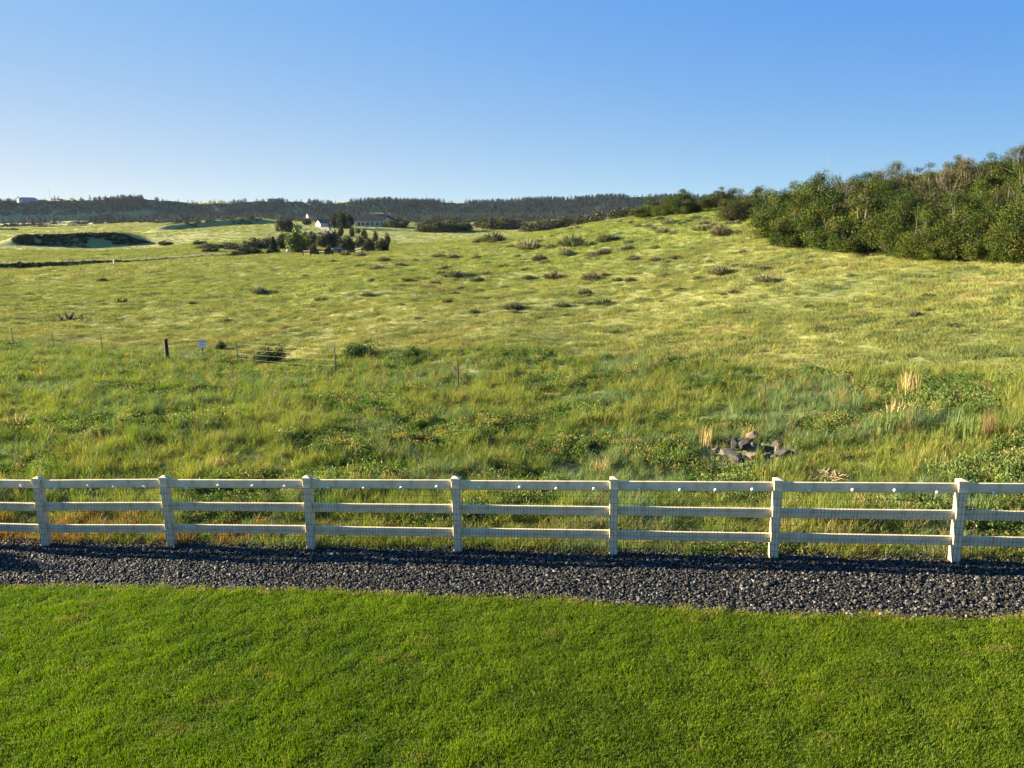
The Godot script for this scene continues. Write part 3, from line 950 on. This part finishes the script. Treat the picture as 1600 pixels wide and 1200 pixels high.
func sagebrush() -> void:
	var grey := [Color(0.17, 0.16, 0.11), Color(0.20, 0.175, 0.135), Color(0.13, 0.135, 0.08), Color(0.15, 0.165, 0.08)]
	var green := [Color(0.10, 0.13, 0.05), Color(0.085, 0.11, 0.042), Color(0.13, 0.145, 0.07)]
	var brown := [Color(0.13, 0.095, 0.07), Color(0.10, 0.08, 0.06), Color(0.12, 0.11, 0.06)]
	var kinds := []
	for pal in [grey, green, brown]: kinds.append([sage_mesh(420, 0.035, pal), sage_mesh(420, 0.035, pal)])
	var m := vertex_material(0.8, Color(0.6, 0.6, 0.4))
	var list := [[685, 402, 24], [707, 404, 26], [655, 436, 20], [695, 421, 24], [710, 433, 40], [745, 405, 20], [770, 378, 40, 1], [748, 380, 24, 1], [798, 387, 16], [825, 390, 46], [843, 380, 20, 1], [860, 387, 20], [843, 408, 26, 2], [895, 386, 44, 1], [918, 385, 26, 1], [948, 379, 36, 1], [885, 399, 30], [925, 405, 26], [944, 400, 28, 2], [982, 392, 26, 2], [990, 407, 24], [1025, 408, 22, 2], [825, 436, 24], [868, 436, 36, 2], [925, 438, 32, 2], [908, 358, 10], [957, 351, 8, 2], [900, 374, 12], [997, 354, 12], [1013, 356, 18], [1035, 365, 28], [1012, 376, 12], [980, 380, 14], [1022, 358, 12], [1050, 366, 16], [1045, 351, 26, 1], [1036, 348, 12, 1], [1065, 351, 16, 1], [1077, 347, 16, 1], [1087, 342, 20], [1104, 342, 12], [1127, 340, 16, 1], [1100, 351, 18], [1098, 361, 32], [1126, 368, 36, 2], [1138, 351, 18, 2], [1125, 358, 12], [1177, 341, 14], [1057, 405, 20, 2], [1170, 418, 26], [1192, 422, 22], [745, 440, 24, 1], [803, 484, 34, 2], [915, 461, 24, 2], [942, 476, 34, 1], [740, 489, 16, 1], [405, 459, 30], [478, 432, 14, 2], [575, 463, 22, 1], [590, 422, 26], [600, 408, 22], [560, 418, 16], [1125, 429, 40], [1195, 440, 40], [1430, 494, 28, 2], [1450, 464, 18, 1], [650, 409, 14], [625, 415, 18], [760, 412, 18], [788, 418, 22, 1], [675, 452, 18], [635, 440, 20, 1], [580, 440, 16], [520, 410, 14], [540, 400, 20, 2], [565, 402, 24], [1040, 432, 18, 1], [985, 440, 18, 2], [1060, 455, 22, 1], [1265, 412, 18], [1330, 432, 16, 1], [1265, 480, 20, 1], [880, 480, 24, 1], [700, 474, 20, 1], [720, 452, 16, 2], [1000, 470, 16, 2], [355, 503, 18, 2], [300, 475, 14, 1], [160, 440, 16, 1], [500, 470, 20, 1], [1560, 470, 26, 1], [1490, 510, 26, 1], [1280, 515, 22, 1], [1150, 490, 20, 1], [960, 520, 20, 1]]
	for k in 75:
		var px := rng.randf_range(590, 1180)
		var crest := lerpf(398, 335, clampf((px - 590) / 420.0, 0, 1))
		list.append([px, crest + 6 + 130 * pow(rng.randf(), 1.5), rng.randf_range(7, 20), [0, 0, 1, 2][rng.randi() % 4]])
	var labels := ["grey brown sagebrush tussock on the sunny hillside", "low olive green shrub on the sunny hillside", "dark brown twiggy shrub on the sunny hillside"]
	for k in list.size():
		var q: Array = list[k]
		var kind: int = q[3] if q.size() > 3 else 0
		var p := hit(q[0], q[1])
		var w := metres(q[2], p) * 0.62
		var o := put(kinds[kind][k % 2], "sagebrush", m)
		var label: String = labels[kind]
		var look: String = ["grey brown", "olive green", "dark brown twiggy"][kind]
		if q[0] < 600: label = look + " low shrub alone in the open meadow towards the lane"
		elif q[0] > 985 and q[1] < 372: label = look + " shrub near the crest below the dark oak clump"
		elif q[0] > 1110: label = look + " tuft in the grass below the oak thicket"
		elif q[2] >= 34: label = "wide " + look + " shrub with a long shadow on the sunny hillside"
		elif q[2] < 12: label = "tiny " + look + " tuft on the sunny hillside"
		tag(o, label, "shrub", "sagebrush on the hillside")
		o.position = p - Vector3(0, 0.03, 0)
		o.rotation.y = rng.randf() * TAU
		o.scale = Vector3(w, w * rng.randf_range(0.5, 0.82), w * 0.8)

func oak_thicket() -> void:
	var greens := [Color(0.042, 0.066, 0.012), Color(0.062, 0.082, 0.014), Color(0.030, 0.048, 0.011), Color(0.070, 0.076, 0.018)]
	var olive := [Color(0.052, 0.060, 0.018), Color(0.042, 0.052, 0.015), Color(0.070, 0.066, 0.028)]
	var kinds := []
	for k in 4: kinds.append(shrub_meshes(62, 520, 0.034, greens, 0.0, 0.05, 0.29, 1.7))
	for k in 3: kinds.append(shrub_meshes(74, 340, 0.034, olive, 0.10, 0.08, 0.28, 1.7))
	var g := "scrub oaks of the hillside thicket"
	var lab := ["green leafy scrub oak in the front of the hillside thicket", "olive scrub oak with bare grey twigs higher up in the thicket", "dark scrub oak in the separate clump on the crest of the hill"]
	# front row: x, base row, top row, width px
	for q in [[1228, 372, 268, 96, 0], [1290, 388, 285, 90, 1], [1345, 394, 275, 92, 2], [1400, 399, 290, 84, 3], [1445, 403, 300, 84, 0], [1495, 404, 285, 92, 1], [1545, 407, 300, 84, 2], [1592, 409, 268, 96, 3], [1650, 412, 290, 110, 0], [1470, 406, 350, 60, 2], [1320, 393, 345, 56, 3], [1240, 380, 330, 50, 1]]:
		var p := hit(q[0], q[1])
		shrub("scrub_oak", lab[0], "scrub oak", g, kinds[q[4]], p, metres(q[3], p) * 0.66, height_to(q[0], q[2], p) * 1.08)
	# rows behind, up the slope: x, distance, top row, width px
	for q in [[1215, 72, 270, 80, 0], [1270, 68, 256, 76, 1], [1318, 70, 272, 70, 5], [1362, 72, 260, 74, 2], [1410, 72, 254, 80, 4], [1455, 70, 256, 80, 5], [1500, 70, 245, 84, 6], [1545, 68, 240, 84, 3], [1590, 66, 236, 80, 1], [1650, 66, 232, 100, 2], [1385, 88, 250, 60, 6], [1440, 90, 246, 70, 4], [1490, 92, 236, 66, 5], [1530, 94, 230, 70, 4], [1575, 96, 226, 70, 6], [1620, 96, 220, 80, 4], [1180, 84, 284, 56, 1], [1150, 82, 286, 62, 4], [1245, 60, 290, 80, 2], [1305, 58, 295, 76, 0], [1340, 62, 282, 80, 5], [1390, 60, 290, 80, 1], [1430, 60, 285, 80, 0], [1475, 58, 275, 80, 5], [1525, 57, 272, 84, 2], [1565, 56, 262, 84, 4], [1300, 80, 264, 80, 4], [1340, 84, 262, 80, 1], [1250, 82, 262, 70, 0]]:
		var p := along(q[0], q[1])
		shrub("scrub_oak", lab[1] if q[4] > 3 else lab[0], "scrub oak", g, kinds[q[4]], p, metres(q[3], p) * 0.66, height_to(q[0], q[2], p) * 1.08)
	for q in [[1015, 104, 306, 50, 2], [1042, 100, 296, 44, 0], [1066, 98, 290, 52, 2], [1095, 104, 298, 46, 0], [1118, 108, 294, 44, 2], [1135, 104, 287, 50, 5]]:
		var p := along(q[0], q[1])
		shrub("scrub_oak", lab[2], "scrub oak", g, kinds[q[4]], p, metres(q[3], p) * 0.66, height_to(q[0], q[2], p) * 1.08)

func ribbon(points: Array, width: float, lift: float) -> ArrayMesh:
	var t := Tris.new()
	for k in points.size() - 1:
		var a: Vector3 = points[k]
		var b: Vector3 = points[k + 1]
		var pa: Vector3 = points[maxi(k - 1, 0)]
		var nb: Vector3 = points[mini(k + 2, points.size() - 1)]
		var sa := (b - pa).cross(Vector3.UP).normalized() * width / 2
		var sb := (nb - a).cross(Vector3.UP).normalized() * width / 2
		var q := [a - sa, a + sa, b + sb, b - sb]
		for i in 4:
			q[i].y = ground(q[i].x, q[i].z) + lift
		t.quad(q[0], q[1], q[2], q[3])
	return t.mesh()

func roads() -> void:
	# the lane on its bank, far across the meadow
	var top := Tris.new()
	var bank := Tris.new()
	var prev := []
	var k := -320
	while k <= 432:
		var f := clampf((k + 320) / 752.0, 0, 1)
		var fall := lerpf(1.0, 0.45, smoothstep(0, 400, k))
		var v := ray(k, 400)
		var u := Vector2(v.x, v.z).normalized()
		var d := lerpf(190, 186, f)
		var base: float = along(k, d).y
		var now := []
		for q in [[-12.0, -1.5 * fall], [-7.5, -0.95 * fall], [-5.5, -0.35 * fall], [-3.6, 0.12], [3.0, 0.16], [5.0, -0.4]]:
			now.append(Vector3(u.x * (d + q[0]), base + q[1], u.y * (d + q[0])))
		if prev.size():
			for i in 5:
				(top if i == 3 else bank).quad(prev[i], now[i], now[i + 1], prev[i + 1])
		prev = now
		k += 16
	var asphalt := flat_material(Color(0.075, 0.072, 0.07), 0.9)
	tag(put(top.mesh(), "road", asphalt), "narrow lane crossing the far meadow on a low bank", "road", "", "structure")
	var grassy := StandardMaterial3D.new()
	grassy.albedo_texture = noise_texture(0.03, [Color(0.16, 0.20, 0.09), Color(0.30, 0.34, 0.16)], 512, 12)
	grassy.uv1_triplanar = true
	grassy.uv1_world_triplanar = true
	grassy.uv1_scale = Vector3(0.1, 0.1, 0.1)
	grassy.roughness = 1.0
	tag(put(bank.mesh(), "road_bank", grassy), "grassy bank carrying the lane", "bank", "", "structure")
	var pts := []
	for q in [[400, 400], [420, 398.5], [440, 397.5], [460, 397], [480, 396], [500, 393], [520, 388], [530, 380], [520, 370], [508, 360], [506, 354]]: pts.append(hit(q[0], q[1]))
	tag(put(ribbon(pts, 4.0, 0.12), "driveway", flat_material(Color(0.30, 0.26, 0.22), 0.95)), "pale gravel driveway leading up to the ranch house", "driveway", "", "structure")

# a building in its own axes: x along the front, front face towards +z
func building(called: String, label: String, p: Vector3, turn: float, L: float, W: float, wall_h: float, roof_h: float, hip: float, wall_c: Color, roof_c: Color, windows: Array, group := "") -> Node3D:
	var o := thing(called, label, "building" if called != "shed" else "shed", p, turn, group)
	var t := Tris.new()
	t.box(Vector3(-L / 2, -2.0, -W / 2), Vector3(L / 2, wall_h, W / 2))
	if hip < 0.5:
		for e in [-1.0, 1.0]:
			t.tri(Vector3(e * L / 2, wall_h, -W / 2), Vector3(e * L / 2, wall_h, W / 2), Vector3(e * L / 2, wall_h + roof_h * 0.97, 0))
	put(t.mesh(), "wall", flat_material(wall_c, 0.8), o)
	t = Tris.new()
	var ov := 0.05 * W
	var a := [Vector3(-L / 2 - ov, wall_h - 0.12, W / 2 + ov), Vector3(L / 2 + ov, wall_h - 0.12, W / 2 + ov), Vector3(L / 2 + ov, wall_h - 0.12, -W / 2 - ov), Vector3(-L / 2 - ov, wall_h - 0.12, -W / 2 - ov)]
	var r0 := Vector3(-L / 2 - ov + hip, wall_h + roof_h, 0)
	var r1 := Vector3(L / 2 + ov - hip, wall_h + roof_h, 0)
	t.quad(a[0], a[1], r1, r0); t.quad(a[2], a[3], r0, r1)
	if hip >= 0.5:
		t.tri(a[1], a[2], r1); t.tri(a[3], a[0], r0)
		t.quad(a[0], a[3], a[2], a[1])
	else:
		var dn := Vector3(0, -0.2, 0)
		t.quad(a[0] + dn, a[1] + dn, r1 + dn, r0 + dn); t.quad(a[2] + dn, a[3] + dn, r0 + dn, r1 + dn)
	put(t.mesh(), "roof", flat_material(roof_c, 0.85), o)
	var glass := flat_material(Color(0.03, 0.035, 0.04), 0.15)
	var trim := flat_material(Color(0.6, 0.58, 0.53), 0.6)
	for w in windows:
		t = Tris.new()
		t.box(Vector3(w[0] - w[2] / 2, w[1], W / 2 - 0.04), Vector3(w[0] + w[2] / 2, w[1] + w[3], W / 2 + 0.03))
		var f := put(t.mesh(), "window", trim, o)
		t = Tris.new()
		t.box(Vector3(w[0] - w[2] / 2 + 0.1, w[1] + 0.1, W / 2), Vector3(w[0] + w[2] / 2 - 0.1, w[1] + w[3] - 0.1, W / 2 + 0.045))
		put(t.mesh(), "pane", glass, f)
	return o

func facing(p: Vector3) -> float:
	return atan2(-p.x, -p.z)

func homestead() -> void:
	var p := hit(588, 354)
	var k := metres(1.0, p)                      # metres to one pixel of the photograph there
	var h := building("ranch_house", "long cream ranch house with a black hipped roof beyond the hill", p, facing(p) - 0.15, 62 * k, 30 * k, 9 * k, 10 * k, 16 * k, Color(0.50, 0.45, 0.36), Color(0.022, 0.022, 0.026), [[-24 * k, 1.5 * k, 4 * k, 5 * k], [-18 * k, 1.5 * k, 4 * k, 5 * k], [-11 * k, 1.0 * k, 5 * k, 6 * k], [-4 * k, 1.0 * k, 5 * k, 6 * k], [4 * k, 1.5 * k, 5 * k, 5 * k], [11 * k, 1.5 * k, 4 * k, 5 * k]])
	var t := Tris.new()
	t.box(Vector3(-2 * k, 16 * k, -1.2 * k), Vector3(-0.4 * k, 21.5 * k, 1.2 * k))
	put(t.mesh(), "chimney", flat_material(Color(0.55, 0.52, 0.48), 0.8), h)
	t = Tris.new()
	var z := 16.5 * k
	t.tri(Vector3(12 * k, 8.5 * k, z), Vector3(28 * k, 8.5 * k, z), Vector3(20 * k, 14 * k, z))
	t.quad(Vector3(12 * k, 0, z), Vector3(28 * k, 0, z), Vector3(28 * k, 8.5 * k, z), Vector3(12 * k, 8.5 * k, z))
	t.quad(Vector3(12 * k, 0, z), Vector3(12 * k, 8.5 * k, z), Vector3(12 * k, 8.5 * k, 14 * k), Vector3(12 * k, 0, 14 * k))
	put(t.mesh(), "gable_wall", flat_material(Color(0.46, 0.42, 0.36), 0.8), h)
	t = Tris.new()
	for e in [-1.0, 1.0]:
		t.quad(Vector3((20 + e * 9.5) * k, 8 * k, z + 0.8 * k), Vector3(20 * k, 14.6 * k, z + 0.8 * k), Vector3(20 * k, 14.6 * k, 4 * k), Vector3((20 + e * 9.5) * k, 8 * k, 4 * k))
	put(t.mesh(), "gable_roof", flat_material(Color(0.026, 0.026, 0.03), 0.85), h)
	p = hit(507, 354)
	k = metres(1.0, p)
	building("garage", "white sided garage with a grey gable roof beside the ranch house", p, facing(p) + 0.5, 22 * k, 14 * k, 6 * k, 5 * k, 0.0, Color(0.60, 0.57, 0.51), Color(0.10, 0.095, 0.095), [[6 * k, 0.2 * k, 6 * k, 5 * k]])
	p = hit(465, 358)
	k = metres(1.0, p)
	building("shed", "pale blue grey outbuilding half hidden behind trees", p, facing(p) + 0.3, 12 * k, 8 * k, 3 * k, 3 * k, 0.0, Color(0.34, 0.35, 0.36), Color(0.24, 0.25, 0.27), [])
	p = along(488, 560)
	k = metres(1.0, p)
	building("cottage", "tiny reddish house with a pale gable far behind the garage", p, facing(p) + 0.5, 9 * k, 7 * k, maxf(1.0, height_to(488, 336, p)), 3 * k, 0.0, Color(0.40, 0.27, 0.22), Color(0.22, 0.16, 0.14), [[0, 1.0, 2 * k, 2 * k]])
	p = hit(526, 395)
	k = metres(1.0, p)
	building("shed", "small pinkish white shed among the trees by the driveway", p, facing(p) + 0.2, 13 * k, 7 * k, 6 * k, 2 * k, 0.0, Color(0.42, 0.33, 0.29), Color(0.26, 0.23, 0.21), [[3 * k, 1.0 * k, 4 * k, 3.5 * k]])
	p = hit(452, 394)
	k = metres(1.0, p)
	building("shed", "pale grey box shed beside the driveway entrance", p, facing(p) + 0.3, 7 * k, 5 * k, 5 * k, 0.6 * k, 0.0, Color(0.42, 0.45, 0.48), Color(0.4, 0.42, 0.45), [])
	# dark board fence by the drive
	var f := thing("board_fence", "dark stained two board fence along the driveway", "fence", hit(475, 401))
	var wood := flat_material(Color(0.03, 0.026, 0.022), 0.9)
	var last := Vector3.ZERO
	for i in 9:
		var q := hit(474 + i * 11.5, 401.0 - i * 0.4) - f.position
		t = Tris.new()
		t.box(q + Vector3(-0.09, -0.3, -0.09), q + Vector3(0.09, 1.15, 0.09))
		put(t.mesh(), "post", wood, f)
		if i > 0:
			for y in [0.55, 1.0]:
				t = Tris.new()
				var a := last + Vector3(0, y, 0)
				var b := q + Vector3(0, y, 0)
				t.quad(a, b, b + Vector3(0, 0.18, 0), a + Vector3(0, 0.18, 0))
				t.quad(a + Vector3(0, 0, -0.05), b + Vector3(0, 0, -0.05), b + Vector3(0, 0.18, -0.05), a + Vector3(0, 0.18, -0.05))
				put(t.mesh(), "board", wood, f)
		last = q
	# trees and shrubs round the house: x, base row, top row, width px, kind
	var dark := [Color(0.030, 0.040, 0.020), Color(0.040, 0.050, 0.026), Color(0.026, 0.034, 0.018)]
	var bright := [Color(0.095, 0.135, 0.025), Color(0.075, 0.115, 0.022), Color(0.12, 0.15, 0.03)]
	var brown := [Color(0.080, 0.070, 0.045), Color(0.065, 0.065, 0.035), Color(0.09, 0.08, 0.055)]
	var olive := [Color(0.06, 0.07, 0.028), Color(0.05, 0.058, 0.026), Color(0.075, 0.075, 0.035)]
	var pairs := []
	for pal in [dark, bright, brown, olive]: pairs.append(shrub_meshes(46, 120, 0.075, pal, 0.0, 0.08, 0.27))
	var crown := []
	for pal in [dark, bright, brown, olive]: crown.append(shrub_meshes(46, 90, 0.09, pal, 0.0, 0.25, 0.27))
	var spruce := pine_meshes(16, 12)
	var names := [["dark_tree", "dark evergreen tree in the planting round the ranch house"], ["green_tree", "bright green broad deciduous tree beside the driveway"], ["brown_shrub", "brownish grey shrub in the planting by the driveway"], ["olive_shrub", "rounded olive green scrub oak on the slope beside the house"]]
	for q in [[467, 396, 358, 34, 1, 1], [445, 388, 366, 28, 0, 1], [410, 388, 368, 40, 2, 0], [392, 388, 374, 24, 2, 0], [440, 362, 340, 14, 3, 1], [452, 362, 340, 12, 3, 1], [480, 352, 341, 12, 0, 1], [524, 356, 334, 14, 0, 1], [535, 357, 332, 15, 0, 1], [546, 356, 335, 13, 0, 1], [490, 385, 364, 16, 2, 1], [507, 388, 364, 26, 2, 1], [523, 388, 362, 22, 0, 1], [543, 394, 370, 24, 0, 1], [564, 390, 370, 15, 0, 1], [577, 394, 373, 19, 0, 1], [597, 394, 374, 19, 0, 1], [606, 384, 365, 8, 3, 1], [569, 374, 358, 9, 3, 1], [587, 378, 362, 7, 3, 1], [533, 368, 354, 9, 3, 1], [550, 370, 354, 7, 3, 1], [490, 399, 382, 13, 3, 1], [513, 399, 384, 11, 3, 1], [622, 355, 340, 36, 3, 0], [668, 362, 344, 36, 2, 0], [692, 363, 340, 42, 3, 0], [716, 361, 343, 40, 3, 0], [676, 352, 335, 22, 3, 0], [705, 352, 336, 30, 3, 0], [780, 359, 336, 46, 3, 0], [760, 356, 337, 34, 3, 0], [805, 358, 340, 40, 2, 0], [840, 362, 343, 44, 2, 0], [868, 358, 338, 52, 3, 0], [895, 354, 338, 44, 2, 0], [920, 352, 334, 44, 2, 0], [948, 348, 326, 50, 2, 0], [975, 342, 321, 46, 2, 0], [998, 340, 320, 30, 3, 0], [345, 389, 378, 60, 3, 0], [330, 394, 385, 22, 3, 0], [372, 390, 380, 40, 2, 0], [388, 397, 388, 42, 0, 0], [312, 382, 376, 18, 3, 0], [258, 383, 375, 20, 3, 0], [505, 352, 343, 16, 0, 1], [560, 365, 357, 8, 3, 1]]:
		p = hit(q[0], q[1])
		if q[0] > 600 and p.length() < 140: p = along(q[0], 290.0 - maxf(0.0, q[0] - 700.0) * 0.55)
		var kind: Array = names[q[4]]
		var lab: String = kind[1]
		var called: String = kind[0]
		var cat := "tree" if q[5] else "shrub"
		if q[5] == 1 and q[4] == 3:
			lab = "slim young pale green tree on the lawn below the house"
			called = "young_tree"
		elif q[5] == 1 and q[4] == 2:
			lab = "brownish tree with thin foliage among the evergreens by the driveway"
			called = "brown_tree"
		elif q[5] == 0 and q[4] == 2 and q[0] > 600: lab = "grey brown scrub oak in the thicket behind the hill crest"
		elif q[5] == 0 and q[0] < 400: lab = "low scrub bush on the slope beside the lane"
		var top: float = maxf(1.5, height_to(q[0], q[2], p))
		var o := shrub(called, lab, cat, "trees and shrubs round the ranch house", (crown if q[5] else pairs)[q[4]], p - Vector3(0, 0.1, 0), maxf(metres(q[3], p) * 0.80, top * 0.38), top * 1.25)
		if q[5]:
			o.get_node("foliage").name = "crown"
			o.get_node("branches").name = "trunk"
	p = hit(428, 397)
	var sp := thing("spruce_tree", "dark blue green conical spruce by the driveway", "tree", p, 0.4)
	var tall := height_to(428, 368, p)
	for e in [[0, "crown"], [1, "trunk"]]: put(spruce[e[0]], e[1], leaf_material, sp).scale = Vector3(tall * 1.1, tall, tall * 1.1)
	# low post on the lane
	p = hit(178, 412)
	t = Tris.new()
	t.tube(Vector3(0, -0.5, 0), Vector3(0, 0.75, 0), 0.10, 0.10, 6)
	t.tube(Vector3(0, 0.75, 0), Vector3(0, 0.8, 0), 0.10, 0.0, 6)
	var mark := put(t.mesh(), "marker_post", flat_material(Color(0.7, 0.68, 0.62), 0.6))
	mark.position = p
	tag(mark, "short white marker post standing at the edge of the lane", "post")

func far_ridge() -> void:
	var pines := []
	for k in 3: pines.append(pine_meshes(7, 6)[0])
	var pm := vertex_material(0.9)
	var brush := [shrub_meshes(16, 14, 0.30, [Color(1, 1, 1)], 0.0, 0.0, 0.34)[0], shrub_meshes(16, 14, 0.30, [Color(0.9, 0.95, 0.9)], 0.0, 0.0, 0.34)[0]]
	var rows := [PackedFloat32Array(), PackedFloat32Array(), PackedFloat32Array()]
	for k in 15000:
		var a := rng.randf_range(-0.75, 0.34)
		var d := rng.randf_range(1180, 1740) if k % 2 else rng.randf_range(1550, 1640)
		var x := sin(a) * d
		var z := -cos(a) * d
		var n := n_big.get_noise_2d(x * 0.6, z * 0.6) + 0.25 * n_mid.get_noise_2d(x * 0.6, z * 0.6)
		var want := -0.05
		if a < -0.50: want = 0.22
		if a > -0.16: want = -0.3
		if d > 1640: want += 0.3
		if n < want: continue
		var s := rng.randf_range(6.5, 12.5)
		push(rows[k % 3], Basis(Vector3.UP, rng.randf() * TAU).scaled(Vector3(s * 1.15, s, s * 1.15)), Vector3(x, ground(x, z) - 0.3, z), jit(Color(1, 1, 1), 0.25))
	var holder := Node3D.new()
	holder.name = "pine_forest"
	add_child(holder)
	tag(holder, "dark pine forest covering the slope of the far mesa", "forest", "", "stuff")
	for k in 3: scatter("pines", pines[k], pm, rows[k], holder)
	# scrub on the mesa and on the banks in the middle distance
	var rb := [PackedFloat32Array(), PackedFloat32Array()]
	for k in 26000:
		var a := rng.randf_range(-0.78, 0.34)
		var d := rng.randf_range(930, 1720) if k % 2 else rng.randf_range(1540, 1660)
		var x := sin(a) * d
		var z := -cos(a) * d
		var n := n_big.get_noise_2d(x * 0.4 + 900, z * 0.4)
		if d < 1480 and n < (0.12 if a < -0.42 else -0.1): continue
		var s := rng.randf_range(2.0, 4.5)
		push(rb[k % 2], Basis(Vector3.UP, rng.randf() * TAU).scaled(Vector3(s, s * 0.8, s)), Vector3(x, ground(x, z) - 0.2, z), jit(Color(0.036, 0.046, 0.022), 0.3))
	# x range, distance range, size, count
	for q in [[25, 235, 298, 316, 1.1, 1200], [60, 140, 760, 800, 2.2, 220], [-120, 30, 620, 660, 2.2, 240], [255, 420, 425, 452, 1.3, 260], [310, 400, 520, 620, 2.2, 200], [420, 500, 520, 640, 2.2, 260], [225, 330, 850, 950, 2.5, 220], [600, 990, 520, 760, 2.6, 700]]:
		for k in q[5]:
			var px := rng.randf_range(q[0], q[1])
			var e := 1.0 - absf(2.0 * (px - q[0]) / (q[1] - q[0]) - 1.0)
			var d := lerpf((q[2] + q[3]) / 2.0, rng.randf_range(q[2], q[3]), sqrt(e))
			var p := along(px, d)
			if n_mid.get_noise_2d(p.x, p.z) < -0.2: continue
			var s: float = q[4] * rng.randf_range(0.5, 1.2)
			push(rb[k % 2], Basis(Vector3.UP, rng.randf() * TAU).scaled(Vector3(s, s * 0.75, s)), p - Vector3(0, 0.15, 0), jit(Color(0.038, 0.048, 0.024), 0.3))
	# growth on the bank of the lane
	for k in 2200:
		var px := rng.randf_range(-250, 400)
		var p := along(px, rng.randf_range(175.5, 182.5))
		var s := rng.randf_range(0.4, 0.9) * lerpf(1.0, 0.6, smoothstep(0, 400, px))
		push(rb[k % 2], Basis(Vector3.UP, rng.randf() * TAU).scaled(Vector3(s * 1.6, s, s * 1.6)), p - Vector3(0, 0.1, 0), jit(Color(0.05, 0.07, 0.03), 0.3))
	holder = Node3D.new()
	holder.name = "far_scrub"
	add_child(holder)
	tag(holder, "dark low scrub on the mesa foot and on the banks of the far meadow", "scrub", "", "stuff")
	for k in 2: scatter("scrub", brush[k], leaf_material, rb[k], holder)
	# single pines against the sky along the rim
	var xs := [20, 26, 72, 80, 140, 150, 160, 168, 201, 215, 228, 242, 256, 268, 285, 296, 322, 345, 352, 362, 386, 402, 418, 460, 496, 530, 552, 585, 622, 640, 648, 655, 668, 675, 684, 702, 740, 755, 770, 785, 797, 836, 848, 862, 878, 892, 905, 926, 960, 975, 984, 990]
	for k in xs.size():
		var p := along(xs[k] + rng.randf_range(-2, 2), rng.randf_range(1690, 1720))
		var s := rng.randf_range(4.5, 13)
		var o := put(pines[k % 3], "rim_pine", pm)
		o.position = p - Vector3(0, 0.3, 0)
		o.scale = Vector3(s * 0.95, s, s * 0.95)
		o.rotation.y = rng.randf() * TAU
		tag(o, "lone dark pine standing against the sky on the mesa rim", "pine tree", "pines along the mesa rim")
	# houses on the rim: x, width px, height px, label
	for q in [[434, 22, 9, "tall beige house on the mesa rim lit by the morning sun", Color(0.50, 0.44, 0.34), Color(0.16, 0.13, 0.10)], [55, 26, 8, "blue grey house with a wide gable roof on the mesa rim", Color(0.42, 0.47, 0.53), Color(0.20, 0.22, 0.25)], [182, 20, 5, "low grey hip roofed house among pines on the mesa rim", Color(0.30, 0.29, 0.28), Color(0.13, 0.125, 0.12)], [8, 16, 6, "pale cream house on the mesa rim beside the blue grey house", Color(0.52, 0.47, 0.40), Color(0.25, 0.21, 0.18)], [602, 24, 4, "long flat dark house on the mesa rim above the ranch house", Color(0.20, 0.19, 0.18), Color(0.08, 0.08, 0.085)], [915, 14, 4, "small pale house among pines at the end of the mesa rim", Color(0.48, 0.44, 0.38), Color(0.2, 0.18, 0.16)]]:
		var p := along(q[0], 1675)
		var k := metres(1.0, p)
		building("rim_house", q[3], p, facing(p) + 0.25, q[1] * k, 9 * k, q[2] * 0.62 * k, q[2] * 0.38 * k, 4 * k, q[4], q[5], [[-q[1] * 0.25 * k, q[2] * 0.2 * k, 2 * k, 1.8 * k], [q[1] * 0.12 * k, q[2] * 0.2 * k, 2.4 * k, 1.8 * k]], "houses on the mesa rim")
	# masts and pylons
	var steel := flat_material(Color(0.25, 0.25, 0.25), 0.6)
	for q in [[90, 296, 0], [127, 306, 0], [567, 308, 1], [498, 308, 0], [648, 309, 0], [891, 304, 1]]:
		var p := along(q[0], 1720)
		var h := maxf(8.0, height_to(q[0], q[1], p))
		var o := thing("utility_mast", "slim lattice pylon with cross arms on the mesa rim" if q[2] else "thin bare mast on the mesa rim", "mast", p, facing(p), "masts on the mesa rim")
		var t := Tris.new()
		t.tube(Vector3(0, -1, 0), Vector3(0, h, 0), 0.45, 0.25, 5)
		put(t.mesh(), "mast", steel, o)
		for y in [0.72, 0.9]:
			t = Tris.new()
			var w := 3.0 if q[2] else 0.9
			t.tube(Vector3(-w, h * y, 0), Vector3(w, h * y, 0), 0.18, 0.18, 4)
			put(t.mesh(), "cross_arm", steel, o)
